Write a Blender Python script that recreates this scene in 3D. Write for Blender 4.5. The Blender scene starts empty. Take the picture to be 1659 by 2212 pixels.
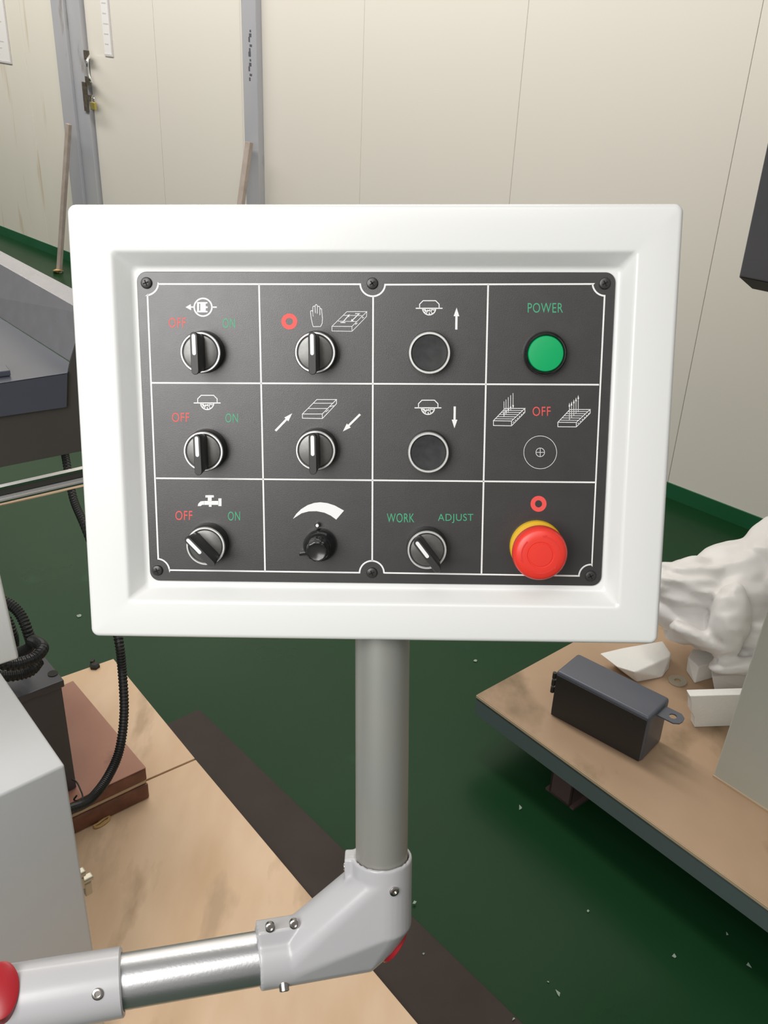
import bpy, bmesh, math, random
import numpy as np
from mathutils import Vector, Matrix, noise
random.seed(7)
S = bpy.context.scene
COL = S.collection

# ---------------------------------------------------------------- camera
F, CX, CY = 2100.0, 829.5, 1106.0            # focal length and centre for 1659 x 2212
CAM = Vector((0, 0, 1.55))
dn = Vector((-171, 3884, 2100)).normalized()  # straight down, in camera axes (right, down, forward)
Zc = -dn
Yc = (Vector((0, 0, 1)) - Zc * Zc.z).normalized()
Xc = Yc.cross(Zc)
C2W = Matrix((Xc, Yc, Zc))
cd = bpy.data.cameras.new('camera'); cam = bpy.data.objects.new('camera', cd); COL.objects.link(cam)
cd.sensor_fit = 'VERTICAL'; cd.sensor_height = 36.0; cd.lens = F / 2212 * 36.0
cd.clip_start = 0.02; cd.clip_end = 100
r_, u_, b_ = C2W @ Vector((1, 0, 0)), C2W @ Vector((0, -1, 0)), C2W @ Vector((0, 0, -1))
mw = Matrix((r_, u_, b_)).transposed().to_4x4(); mw.translation = CAM
cam.matrix_world = mw
S.camera = cam

# ---------------------------------------------------------------- light
S.view_settings.view_transform = 'Standard'; S.view_settings.look = 'None'
S.view_settings.gamma = 1; S.view_settings.use_curve_mapping = False
S.view_settings.exposure = 0.0
w = bpy.data.worlds.new('hall_light'); S.world = w; w.use_nodes = True
w.node_tree.nodes['Background'].inputs[0].default_value = (1.0, 0.965, 0.905, 1)
w.node_tree.nodes['Background'].inputs[1].default_value = 0.24

def area(name, loc, target, sx, sy, power, col):
    l = bpy.data.lights.new(name, 'AREA'); l.shape = 'RECTANGLE'; l.size = sx; l.size_y = sy
    l.energy = power; l.color = col
    o = bpy.data.objects.new(name, l); COL.objects.link(o)
    o.location = loc
    o.rotation_euler = (Vector(target) - Vector(loc)).to_track_quat('-Z', 'Y').to_euler()
    return o
area('panel_fill_light', (-0.66, -0.32, 1.82), (-0.40, 0.6, 1.15), 0.85, 0.85, 17, (1.0, 0.985, 0.96))  # added unseen fill lamp, close in, to brighten the panel's left side
area('hall_skylight', (-0.4, -1.8, 4.2), (-0.1, 1.2, 0.8), 2.4, 2.4, 44, (1.0, 0.97, 0.92))
wl = area('wall_fill_light', (0.9, 3.6, 3.3), (1.7, 4.6, 0.6), 7.5, 0.5, 172, (1.0, 0.955, 0.89))  # added unseen strip lamp that makes the wall brighter towards the top

# ---------------------------------------------------------------- pixel <-> world
def ray(px, py):
    return (C2W @ Vector(((px - CX) / F, (py - CY) / F, 1.0)))
def D(px, py, d):                      # point at depth d in front of the lens
    return CAM + ray(px, py) * d
def P(px, py, z=0.0):                  # point on the level plane z
    r = ray(px, py); return CAM + r * ((z - CAM.z) / r.z)
def PL(px, py, o, n):                  # point on a plane
    r = ray(px, py); return CAM + r * ((o - CAM).dot(n) / r.dot(n))
def proj(p):
    v = C2W.transposed() @ (Vector(p) - CAM); return (CX + F * v.x / v.z, CY + F * v.y / v.z, v.z)
def rise(p, py):                       # the point straight above p that is seen at height py
    lo, hi = -1.0, 2.0
    for _ in range(50):
        m = (lo + hi) / 2
        if proj(p + Vector((0, 0, m)))[1] > py: lo = m
        else: hi = m
    return p + Vector((0, 0, lo))

# ---------------------------------------------------------------- materials
def mat(name, col, rough=0.5, metal=0.0, spec=0.5, var=None, vscale=8.0, vdetail=4, stain=None, sscale=3.0,
        sth=0.62, bump=0.0, bscale=200.0, stretch=None, emit=0, coat=0.0, rvar=0.0, aniso=None):
    m = bpy.data.materials.new(name); m.use_nodes = True
    nt = m.node_tree; N = nt.nodes; L = nt.links; b = N['Principled BSDF']
    b.inputs['Base Color'].default_value = (*col, 1); b.inputs['Roughness'].default_value = rough
    b.inputs['Metallic'].default_value = metal; b.inputs['Specular IOR Level'].default_value = spec
    b.inputs['Coat Weight'].default_value = coat; b.inputs['Coat Roughness'].default_value = 0.12
    if emit:
        b.inputs['Emission Color'].default_value = (*col, 1); b.inputs['Emission Strength'].default_value = emit
    tc = N.new('ShaderNodeTexCoord'); mp = N.new('ShaderNodeMapping')
    L.new(tc.outputs['Object'], mp.inputs[0])
    if stretch: mp.inputs['Scale'].default_value = stretch
    def nz(scale, det, off):
        q = N.new('ShaderNodeTexNoise'); q.inputs['Scale'].default_value = scale
        q.inputs['Detail'].default_value = det; q.noise_dimensions = '4D'; q.inputs['W'].default_value = off
        L.new(mp.outputs[0], q.inputs['Vector']); return q
    cur = None
    if var:
        q = nz(vscale, vdetail, 0.3); mx = N.new('ShaderNodeMix'); mx.data_type = 'RGBA'
        r = N.new('ShaderNodeMapRange'); r.inputs[1].default_value = 0.3; r.inputs[2].default_value = 0.7
        L.new(q.outputs[0], r.inputs[0]); L.new(r.outputs[0], mx.inputs[0])
        mx.inputs[6].default_value = (*col, 1); mx.inputs[7].default_value = (*var, 1); cur = mx
    if stain:
        q = nz(sscale, 6, 5.1); mx = N.new('ShaderNodeMix'); mx.data_type = 'RGBA'
        r = N.new('ShaderNodeMapRange'); r.inputs[1].default_value = sth; r.inputs[2].default_value = sth + 0.09
        L.new(q.outputs[0], r.inputs[0]); L.new(r.outputs[0], mx.inputs[0])
        if cur: L.new(cur.outputs[2], mx.inputs[6])
        else: mx.inputs[6].default_value = (*col, 1)
        mx.inputs[7].default_value = (*stain, 1); cur = mx
    if cur: L.new(cur.outputs[2], b.inputs['Base Color'])
    if rvar:
        q = nz(vscale * 1.7, 5, 9.0); r = N.new('ShaderNodeMapRange')
        r.inputs[3].default_value = max(0.02, rough - rvar); r.inputs[4].default_value = rough + rvar
        L.new(q.outputs[0], r.inputs[0]); L.new(r.outputs[0], b.inputs['Roughness'])
    if bump:
        q = nz(bscale, 3, 2.0); bp = N.new('ShaderNodeBump'); bp.inputs['Strength'].default_value = bump
        bp.inputs['Distance'].default_value = 0.002
        L.new(q.outputs[0], bp.inputs['Height']); L.new(bp.outputs[0], b.inputs['Normal'])
    return m

M = dict(
    floor=mat('green floor paint', (0.006, 0.036, 0.011), 0.30, spec=0.16, var=(0.010, 0.046, 0.017), vscale=1.3, stain=(0.018, 0.060, 0.032), sscale=5, sth=0.66, bump=0.10, bscale=14, rvar=0.10),
    green=mat('green skirting paint', (0.012, 0.105, 0.040), 0.4, var=(0.02, 0.12, 0.055), vscale=4),
    wall=mat('cream wall panel', (0.79, 0.745, 0.685), 0.30, var=(0.80, 0.77, 0.70), vscale=1.2, bump=0.05, bscale=5, stretch=(1, 1, 0.25)),
    wall2=mat('cream wall panel with stains', (0.78, 0.745, 0.655), 0.26, var=(0.80, 0.765, 0.69), vscale=1.2, stain=(0.62, 0.52, 0.38), sscale=2.0, sth=0.60, stretch=(5.5, 5.5, 0.55)),
    joint=mat('wall joint', (0.62, 0.60, 0.54), 0.6),
    post=mat('grey door post paint', (0.40, 0.41, 0.46), 0.45, var=(0.47, 0.47, 0.49), vscale=6, stain=(0.25, 0.22, 0.19), sscale=9, sth=0.60, stretch=(1, 1, 0.35)),
    dark=mat('dark gap', (0.03, 0.03, 0.025), 0.8),
    paper=mat('white paper', (0.86, 0.85, 0.84), 0.35),
    ink=mat('faded print', (0.62, 0.60, 0.60), 0.6),
    rust=mat('old bare timber', (0.33, 0.27, 0.23), 0.75, var=(0.42, 0.36, 0.32), vscale=20),
    brass=mat('brass', (0.55, 0.47, 0.14), 0.35, metal=0.8),
    oldsteel=mat('aged steel', (0.20, 0.17, 0.14), 0.5, metal=0.6, var=(0.10, 0.08, 0.06), vscale=60),
    chrome=mat('polished steel', (0.82, 0.82, 0.83), 0.14, metal=1.0),
    satin=mat('satin chrome bezel', (0.80, 0.80, 0.79), 0.30, metal=0.55),
    alu=mat('brushed aluminium pipe', (0.66, 0.67, 0.69), 0.32, metal=0.9, bump=0.05, bscale=400, rvar=0.06),
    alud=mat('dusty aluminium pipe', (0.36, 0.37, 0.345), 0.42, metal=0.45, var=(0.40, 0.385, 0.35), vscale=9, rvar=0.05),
    cast=mat('light grey enamel', (0.50, 0.50, 0.52), 0.32, bump=0.06, bscale=90, coat=0.15),
    red=mat('red plastic cap', (0.36, 0.014, 0.022), 0.35),
    white=mat('white powder coat', (0.78, 0.79, 0.785), 0.24, bump=0.03, bscale=260, coat=0.1),
    plate=mat('dark anodised face plate', (0.021, 0.020, 0.021), 0.38, spec=1.0, var=(0.026, 0.025, 0.026), vscale=60, bump=0.06, bscale=1500, rvar=0.03),
    print=mat('white print', (0.82, 0.82, 0.82), 0.5),
    pred=mat('red print', (0.80, 0.085, 0.075), 0.5),
    pgreen=mat('green print', (0.05, 0.38, 0.19), 0.5),
    bplast=mat('black plastic', (0.018, 0.018, 0.019), 0.34, var=(0.03, 0.03, 0.03), vscale=200, bump=0.04, bscale=900),
    gplast=mat('matt black plastic grip', (0.022, 0.022, 0.023), 0.45, spec=0.6),
    disc=mat('scuffed dark insert', (0.10, 0.10, 0.098), 0.33, metal=0.45, spec=1.0, var=(0.17, 0.168, 0.16), vscale=120, rvar=0.08),
    gloss=mat('glossy black', (0.010, 0.010, 0.011), 0.12, var=(0.02, 0.02, 0.02), vscale=200),
    cap=mat('black rubber button', (0.016, 0.018, 0.018), 0.5, spec=0.35, var=(0.035, 0.037, 0.038), vscale=160),
    lamp=mat('green lamp lens', (0.0, 0.30, 0.095), 0.35, emit=0.25),
    mush=mat('red mushroom plastic', (0.80, 0.045, 0.030), 0.34),
    yellow=mat('yellow plastic', (0.74, 0.46, 0.02), 0.4),
    screw=mat('black oxide screw', (0.05, 0.048, 0.048), 0.30, metal=0.3),
    bolt=mat('bright set screw', (0.55, 0.52, 0.50), 0.25, metal=1.0),
    hose=mat('black corrugated conduit', (0.008, 0.009, 0.009), 0.45),
    navy=mat('blue grey enamel', (0.075, 0.084, 0.110), 0.34, var=(0.085, 0.095, 0.12), vscale=5),
    silver=mat('silver grey enamel', (0.27, 0.27, 0.29), 0.30, var=(0.30, 0.30, 0.33), vscale=30, rvar=0.08),
    umber=mat('brown grey steel side', (0.070, 0.066, 0.062), 0.5),
    cab=mat('pale grey cabinet paint', (0.53, 0.545, 0.56), 0.38),
    char=mat('charcoal enamel', (0.050, 0.053, 0.064), 0.42, var=(0.058, 0.061, 0.073), vscale=18),
    black=mat('black enamel', (0.020, 0.019, 0.019), 0.45),
    ply=mat('plywood left', (0.60, 0.41, 0.25), 0.6, var=(0.74, 0.55, 0.38), vscale=5.0, stain=(0.50, 0.35, 0.22), sscale=6, sth=0.60, stretch=(2.0, 0.7, 1)),
    ply2=mat('plywood right', (0.36, 0.24, 0.15), 0.5, var=(0.46, 0.32, 0.21), vscale=3.5, stain=(0.20, 0.14, 0.075), sscale=4.2, sth=0.57, stretch=(1.2, 0.8, 1)),
    plye=mat('plywood edge', (0.56, 0.43, 0.28), 0.7),
    copper=mat('red brown board', (0.36, 0.165, 0.11), 0.5, var=(0.44, 0.215, 0.15), vscale=7, stain=(0.17, 0.075, 0.05), sscale=11, sth=0.62),
    copper2=mat('red brown board edge', (0.12, 0.048, 0.030), 0.5, var=(0.22, 0.09, 0.055), vscale=30, bump=0.4, bscale=60),
    trench=mat('dark brown steel cover', (0.030, 0.020, 0.016), 0.6, spec=0.25, var=(0.042, 0.030, 0.025), vscale=9, bump=0.2, bscale=30),
    angle=mat('blue green steel angle', (0.105, 0.150, 0.148), 0.5, var=(0.115, 0.150, 0.148), vscale=12, stain=(0.22, 0.25, 0.25), sscale=9, sth=0.66),
    casing=mat('slate casing enamel', (0.10, 0.10, 0.112), 0.45, var=(0.115, 0.113, 0.125), vscale=10),
    pen=mat('marker pen', (0.10, 0.10, 0.12), 0.6),
    slot=mat('black slot', (0.002, 0.002, 0.002), 0.8),
    foot=mat('rusty brown steel', (0.090, 0.060, 0.055), 0.6),
    foam=mat('white foam', (0.78, 0.775, 0.75), 0.75, bump=0.5, bscale=120),
    bag=mat('white packing film', (0.74, 0.725, 0.715), 0.42, bump=0.15, bscale=25),
    block=mat('off white board', (0.50, 0.515, 0.455), 0.6, var=(0.53, 0.54, 0.49), vscale=5),
    washer=mat('zinc washer', (0.50, 0.47, 0.38), 0.4, metal=0.6),
    chip=mat('pale paint flake', (0.26, 0.33, 0.28), 0.7),
    straw=mat('dried foam residue', (0.55, 0.36, 0.14), 0.8),
)

# ---------------------------------------------------------------- object helpers
ROOTM = {}
def tag(o, label=None, cat=None, group=None, kind=None):
    if label: o['label'] = label
    if cat: o['category'] = cat
    if group: o['group'] = group
    if kind: o['kind'] = kind
    return o
def thing(name, label, cat, loc=(0, 0, 0), group=None, mtx=None):
    o = bpy.data.objects.new(name, None); COL.objects.link(o); o.empty_display_size = 0.05
    m = mtx.copy() if mtx else Matrix.Translation(Vector(loc))
    o.matrix_world = m; ROOTM[o.name] = m
    return tag(o, label, cat, group)
def root_of(o):
    while o.parent: o = o.parent
    return o
def obj(name, geo, m, parent=None, smooth=False, label=None, world=True, bevel=0.0, segs=2):
    """geo = (verts, faces) in world space, or in the root's own space when world is False"""
    vs, fs = geo
    if world and parent is not None:
        inv = ROOTM[root_of(parent).name].inverted(); vs = [inv @ Vector(v) for v in vs]
    org = Vector((0, 0, 0))
    if parent is None:
        zs = min(Vector(v).z for v in vs); n = len(vs)
        org = Vector((sum(v[0] for v in vs) / n, sum(v[1] for v in vs) / n, zs))
        vs = [Vector(v) - org for v in vs]
    me = bpy.data.meshes.new(name); me.from_pydata([tuple(v) for v in vs], [], fs)
    bm = bmesh.new(); bm.from_mesh(me); bmesh.ops.recalc_face_normals(bm, faces=bm.faces)
    if bevel:
        es = [e for e in bm.edges if len(e.link_faces) == 2 and e.calc_face_angle(0) > 0.5]
        bmesh.ops.bevel(bm, geom=es, offset=bevel, segments=segs, profile=0.5, affect='EDGES', clamp_overlap=True)
    for f in bm.faces: f.smooth = smooth
    if smooth:
        for e in bm.edges:
            if len(e.link_faces) == 2 and e.calc_face_angle(0) > 0.7: e.smooth = False
    bm.to_mesh(me); bm.free()
    me.materials.append(M[m] if isinstance(m, str) else m)
    o = bpy.data.objects.new(name, me); COL.objects.link(o); o.location = org
    if parent is not None: o.parent = parent
    else: ROOTM[o.name] = Matrix.Translation(org)
    if label: o['label'] = label
    return o
def copy_tree(o, parent=None):
    c = o.copy(); COL.objects.link(c); c.parent = parent
    for ch in list(o.children): copy_tree(ch, c)
    return c
def join(*gs):
    V, Fc = [], []
    for v, f in gs:
        k = len(V); V += list(v); Fc += [tuple(i + k for i in q) for q in f]
    return V, Fc
def hexa(b4, t4):
    return list(b4) + list(t4), [(3, 2, 1, 0), (4, 5, 6, 7), (0, 1, 5, 4), (1, 2, 6, 5), (2, 3, 7, 6), (3, 0, 4, 7)]
def prism(poly, vec):                        # any polygon pushed along a vector
    n = len(poly); vec = Vector(vec)
    v = [Vector(p) for p in poly] + [Vector(p) + vec for p in poly]
    return v, [tuple(range(n - 1, -1, -1)), tuple(range(n, 2 * n))] + [(i, (i + 1) % n, n + (i + 1) % n, n + i) for i in range(n)]
def box(o, a, b, c):
    o, a, b, c = map(Vector, (o, a, b, c))
    return hexa([o, o + a, o + a + b, o + b], [o + c, o + a + c, o + a + b + c, o + b + c])
def lathe(prof, segs=40, m=None):            # profile [(r, z)] about Z; closed where r is 0
    m = m or Matrix.Identity(4); V, Fc, rings = [], [], []
    for r, z in prof:
        if r < 1e-7: rings.append([len(V)]); V.append(m @ Vector((0, 0, z)))
        else:
            rings.append([len(V) + i for i in range(segs)])
            V += [m @ Vector((r * math.cos(2 * math.pi * i / segs), r * math.sin(2 * math.pi * i / segs), z)) for i in range(segs)]
    for A, B in zip(rings, rings[1:]):
        if len(A) == 1 and len(B) == 1: continue
        for i in range(segs):
            j = (i + 1) % segs
            if len(A) == 1: Fc.append((A[0], B[i], B[j]))
            elif len(B) == 1: Fc.append((A[i], B[0], A[j]))
            else: Fc.append((A[i], A[j], B[j], B[i]))
    return V, Fc
def axis_m(p, d):                            # matrix at p with Z along d
    m = Vector(d).to_track_quat('Z', 'Y').to_matrix().to_4x4(); m.translation = Vector(p); return m
def cyl(p, q, r, segs=32, r2=None):
    p, q = Vector(p), Vector(q); h = (q - p).length
    return lathe([(0, 0), (r, 0), (r if r2 is None else r2, h), (0, h)], segs, axis_m(p, q - p))
def smoothpath(pts, n):
    pts = [Vector(p) for p in pts]; pts = [pts[0] * 2 - pts[1]] + pts + [pts[-1] * 2 - pts[-2]]
    out = []; k = len(pts) - 3
    for i in range(n + 1):
        t = i / n * k; s = min(int(t), k - 1); t -= s
        a, b, c, d = pts[s:s + 4]
        out.append(0.5 * ((2 * b) + (c - a) * t + (2 * a - 5 * b + 4 * c - d) * t * t + (3 * b - a - 3 * c + d) * t ** 3))
    return out
def tube(path, rad, segs=10):                # rad: number or function of the index
    V, Fc = [], []; n = len(path); up = None
    for i, p in enumerate(path):
        t = (path[min(i + 1, n - 1)] - path[max(i - 1, 0)]).normalized()
        if up is None: up = t.orthogonal().normalized()
        up = (up - t * up.dot(t)).normalized(); sd = t.cross(up); r = rad(i) if callable(rad) else rad
        for k in range(segs):
            a = 2 * math.pi * k / segs; V.append(p + (up * math.cos(a) + sd * math.sin(a)) * r)
    for i in range(n - 1):
        for k in range(segs):
            j = (k + 1) % segs; Fc.append((i * segs + k, i * segs + j, (i + 1) * segs + j, (i + 1) * segs + k))
    Fc.append(tuple(range(segs - 1, -1, -1))); Fc.append(tuple(range((n - 1) * segs, n * segs)))
    return V, Fc
def conduit(pts, r, pitch=0.006):
    L0 = sum((Vector(b) - Vector(a)).length for a, b in zip(pts, pts[1:]))
    n = max(8, int(L0 / pitch) * 4)
    path = smoothpath(pts, n)
    return tube(path, lambda i: r * (1.0 if i % 4 in (0, 1) else 0.86), 12)
def hull(pts):
    bm = bmesh.new()
    for p in pts: bm.verts.new(p)
    bmesh.ops.convex_hull(bm, input=bm.verts)
    bmesh.ops.delete(bm, geom=[v for v in bm.verts if not v.link_faces], context='VERTS')
    bm.verts.index_update(); V = [v.co.copy() for v in bm.verts]; Fc = [tuple(v.index for v in f.verts) for f in bm.faces]
    bm.free(); return V, Fc
def remesh(o, vox, smooth=3):
    m = o.modifiers.new('remesh', 'REMESH'); m.mode = 'VOXEL'; m.voxel_size = vox; m.use_smooth_shade = True
    if smooth:
        s = o.modifiers.new('smooth', 'SMOOTH'); s.iterations = smooth; s.factor = 0.5
    return o

# ================================================================ THE SETTING
fl = obj('floor', prism([(-7, -4, 0), (7, -4, 0), (7, 13, 0), (-7, 13, 0)], (0, 0, -0.1)), 'floor'); tag(fl, kind='structure')
W0, W1 = P(0, 504, 0), P(1440, 1072, 0)
ws = (W1 - W0).normalized(); wn = Vector((ws.y, -ws.x, 0))
if (CAM - W0).dot(wn) < 0: wn = -wn
def wc(px, py):                        # pixel -> (along wall, height)
    p = PL(px, py, W0, wn); return (p - W0).dot(ws), p.z
def wbox(s0, s1, h0, h1, d0, d1):
    o = W0 + ws * s0 + wn * d0 + Vector((0, 0, h0))
    return box(o, ws * (s1 - s0), wn * (d1 - d0), (0, 0, h1 - h0))
HT = 3.6
mid_w = W0 + ws * ((W1 - W0).length * 0.34) + wn * 1.25 + Vector((0, 0, 3.3))
tgt = mid_w - wn * 1.25 - Vector((0, 0, 1.9)); zz = (mid_w - tgt).normalized(); yy_ = zz.cross(ws).normalized()
lm = Matrix((ws, yy_, zz)).transposed().to_4x4(); lm.translation = mid_w; wl.matrix_world = lm
sA, sB = wc(121, 0)[0], wc(176, 0)[0]          # door frame post, left
sA2 = wc(148, 0)[0]
sC, sD = wc(532, 0)[0], wc(563.5, 0)[0]        # post, right
seams = [wc(787.7, 0)[0], wc(1142.6, 0)[0], wc(1648, 7)[0]]
step = seams[1] - seams[0]
sEnd = seams[2] + 2.4; sBeg = -5.0
wall = obj('wall_back', wbox(sBeg, sEnd, 0, HT, -0.10, -0.045), 'joint'); tag(wall, kind='structure')
edges_r = [sD] + seams + [seams[2] + 1.2, sEnd]
for a, b in zip(edges_r, edges_r[1:]):
    obj('wall_panel', wbox(a + 0.0008, b - 0.0008, 0, HT, -0.045, 0.0), 'wall', wall, bevel=0.0015)
sw = wc(40, 0)[0]
for a, b in ((sBeg, sw - 1.1), (sw - 1.1, sw), (sw, sA)):
    obj('wall_panel', wbox(a + 0.0015, b - 0.0015, 0, HT, -0.045, 0.0), 'wall2', wall, bevel=0.002)
hb = wc(1441, 1040)[1]
b1 = obj('baseboard_right', wbox(sD, sEnd, 0, hb, 0.0005, 0.006), 'green'); tag(b1, kind='structure')
b2 = obj('baseboard_left', wbox(sBeg, sA, 0, hb, 0.0005, 0.006), 'green'); tag(b2, kind='structure')
# door with its posts
door = obj('door_1', wbox(sB + 0.012, sC - 0.05, 0.02, HT, -0.045, -0.012), 'wall2'); tag(door, kind='structure')
sm = wc(327, 0)[0]
obj('door_leaf', wbox(sB + 0.014, sm - 0.002, 0.02, HT, -0.012, -0.004), 'wall', door, bevel=0.001)
obj('door_leaf', wbox(sm + 0.002, sC - 0.055, 0.02, HT, -0.012, -0.004), 'wall', door, bevel=0.001)
obj('door_post', wbox(sA, sA2 - 0.001, 0, HT, -0.045, 0.035), 'post', door, bevel=0.003)
obj('door_stile', wbox(sA2 + 0.001, sB, 0, HT, -0.045, 0.018), 'post', door, bevel=0.003)
obj('door_post', wbox(sC, sD, 0, HT, -0.045, 0.030), 'post', door, bevel=0.003)
obj('door_gap', wbox(sB, sB + 0.012, 0, HT, -0.044, -0.030), 'dark', door)
obj('door_jamb', wbox(sC - 0.05, sC - 0.001, 0, HT, -0.045, -0.002), 'wall', door)
# pull handle, hasp and padlock on the door edge
def wp(px, py, off): return PL(px, py, W0 + wn * off, wn)
hp = [wp(194, 120, 0.015), wp(189, 130, 0.07), wp(189, 145, 0.075), wp(191, 160, 0.075), wp(196, 174, 0.07), wp(199, 178, 0.015)]
obj('door_handle', tube(smoothpath(hp, 30), 0.007, 8), 'chrome', door, smooth=True)
for (x, y) in ((194, 120), (197, 176)):
    s_, h_ = wc(x, y); obj('handle_plate', wbox(s_ - 0.02, s_ + 0.03, h_ - 0.02, h_ + 0.025, 0.0185, 0.024), 'oldsteel', door)
s_, h_ = wc(191, 190); s2, h2 = wc(196, 240)
obj('hasp', wbox(s_ - 0.02, s_ + 0.02, h2, h_ + 0.03, 0.0185, 0.026), 'oldsteel', door)
obj('hasp_strap', wbox(s_ + 0.02, s_ + 0.085, h2 + 0.055, h2 + 0.085, 0.02, 0.026), 'oldsteel', door)
pl = thing('padlock', 'small brass padlock hanging from the hasp on the grey door stile', 'padlock', wp(206, 232, 0.05))
c0 = wp(205.5, 228, 0.03)
obj('lock_body', box(c0 - ws * 0.022 - Vector((0, 0, 0.022)), ws * 0.04, wn * 0.018, (0, 0, 0.04)), 'brass', pl, bevel=0.004)
sh = [c0 + ws * -0.013 + Vector((0, 0, .016)) + wn * .009, c0 + ws * -0.013 + Vector((0, 0, .036)) + wn * .009, c0 + ws * -0.002 + Vector((0, 0, .048)) + wn * .009,
      c0 + ws * 0.009 + Vector((0, 0, .036)) + wn * .009, c0 + ws * 0.009 + Vector((0, 0, .016)) + wn * .009]
obj('shackle', tube(smoothpath(sh, 20), 0.0035, 8), 'chrome', pl, smooth=True)
# faded marks in marker pen on the right post
s_, _ = wc(548, 100)
mk = []
for i in range(11):
    y0 = 66 + i * 10.5; s_, h_ = wc(553 - (i % 3) * 1.2, y0)
    mk.append(wbox(s_ - 0.006, s_ + 0.004 + 0.006 * (i % 2), h_ - 0.006, h_ + 0.003 + 0.005 * (i % 3), 0.0302, 0.0306))
tag(obj('pen_marks', join(*mk), 'pen', door), kind='stuff')
# braces leaning on the door frame
def bar(name, p, q, wdt, thk, m, parent=None):
    p, q = Vector(p), Vector(q); d = (q - p).normalized(); a = d.cross(wn).normalized() * wdt; b = a.cross(d).normalized() * thk
    return obj(name, box(p - a / 2, a, b, q - p), m, parent, bevel=0.002)
br = bar('prop_bar', P(131, 588, 0.0), wp(152, 268, 0.07), 0.035, 0.02, 'rust')
tag(br, 'weathered timber prop leaning on the left door post beside the stained wall', 'prop', 'props leaning on the door frame')
br = bar('prop_bar', P(481, 762, 0.0), wp(542, 308, 0.05), 0.035, 0.02, 'rust')
tag(br, 'weathered timber prop leaning on the right door post, right of the padlock', 'prop', 'props leaning on the door frame')
# notices
def notice(x0, y0, x1, y1, lab, off, rows):
    s0, h1_ = wc(x0, y0); s1, h0_ = wc(x1, y1)
    t = thing('notice_sheet', lab, 'notice', W0 + ws * s0 + Vector((0, 0, h0_)), 'notices on wall and door')
    obj('paper', wbox(s0, s1, h0_, h1_, off, off + 0.002), 'paper', t)
    g = []
    for i in range(rows):
        hh = h1_ - (h1_ - h0_) * (i + 1) / (rows + 1)
        obj('printed_line', wbox(s0 + (s1 - s0) * 0.15, s1 - (s1 - s0) * (0.15 + 0.1 * (i % 3)), hh - 0.003, hh + 0.003, off + 0.002, off + 0.0025), 'ink', t)
    obj('sheet_border', prism([W0 + ws * x + Vector((0, 0, z)) + wn * off for x, z in ((s0, h0_ - .01), (s1 + .012, h0_ - .01), (s1 + .012, h1_), (s1 + .0005, h1_), (s1 + .0005, h0_ - .0005), (s0, h0_ - .0005))], wn * .004), 'ink', t)
notice(-60, -60, 24, 134, 'framed white notice on the stained wall left of the door', 0.001, 12)
notice(212, -40, 241, 118, 'narrow white paper stuck on the door beside the padlock', -0.0035, 6)
# yellow residue at the foot of the left prop
rp = []
for i in range(14):
    c = P(118 + random.uniform(-6, 16), 588 + random.uniform(-3, 4), 0.004); rp += [c + Vector((random.uniform(-.02, .02), random.uniform(-.02, .02), random.uniform(-.004, .03)))]
tag(obj('foam_residue', hull(rp), 'straw'), 'lump of yellow dried residue on the floor at the foot of the timber prop', 'residue')

# ================================================================ FLOOR THINGS
# dark steel cover strip let on to the floor
tr = obj('trench_cover', prism([P(360, 1568), P(430, 1535), P(1160, 2245), P(1560, 2640), P(1290, 2800), P(1060, 2500), P(800, 2130)], (0, 0, 0.004)), 'trench')
tag(tr, 'dark brown steel cover strip lying on the green floor beside the left plywood', 'floor cover')
# left plywood: two sheets
zp = 0.022
pb = thing('plywood_base', 'pale stained plywood sheeting on the green floor under the left machine', 'plywood', P(400, 2000, 0.0045))
A_, B_, C_, D_ = P(245, 1423, zp), P(421, 1638, zp), P(-160, 1890, zp), P(-260, 1600, zp)
obj('board', prism([A_, B_, C_, D_], (0, 0, -0.017)), 'ply', pb, bevel=0.001)
B2, C2 = P(423, 1641, zp), P(-160, 1894, zp)
obj('board', prism([B2, P(915, 2226, zp), P(1250, 2640, zp), P(200, 3100, zp), P(-420, 2300, zp), C2], (0, 0, -0.017)), 'ply', pb, bevel=0.001)
k = P(205, 1441, zp)
tag(obj('bolt', join(lathe([(0, 0), (.013, 0), (.013, .007), (.008, .011), (0, .011)], 6, Matrix.Translation(k)), box(k + Vector((-.012, .004, 0)), (.008, 0, 0), (0, .012, 0), (0, 0, .014))), 'dark'),
    'small dark bolt head on the far corner of the left plywood', 'bolt')
# red brown block under the dark column
zb = 0.105
q = [P(158, 1471, zb), P(316, 1659, zb), P(60, 1778, zb), P(-40, 1560, zb)]
rb = thing('machine_foot_block', 'red-brown layered block on the plywood under the charcoal column', 'block', P(200, 1700, zp))
def layer(nm, z0, z1, grow, m):
    c = sum(q, Vector()) / 4; pts = []
    for p in q:
        v = p + (p - c) * grow; v.z = z0; pts.append(v)
    return obj(nm, prism(pts, (0, 0, z1 - z0)), m, rb, bevel=0.004)
layer('base_board', zp + 0.0005, 0.062, 0.008, 'copper2')
layer('middle_strip', 0.062, 0.072, -0.012, 'plye')
layer('upper_board', 0.072, 0.104, 0.0, 'copper2')
layer('top_skin', 0.104, 0.1065, -0.002, 'copper')
gl = [P(x, y, zp + 0.003) for x, y in ((203, 1784), (212, 1779), (226, 1768), (236, 1764), (233, 1772), (220, 1782), (207, 1787), (203, 1784))]
tag(obj('wire_loop', tube(smoothpath(gl, 40), 0.0028, 6), 'straw'), 'thin pale loop of wire on plywood in front of the red-brown block', 'wire')

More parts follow.
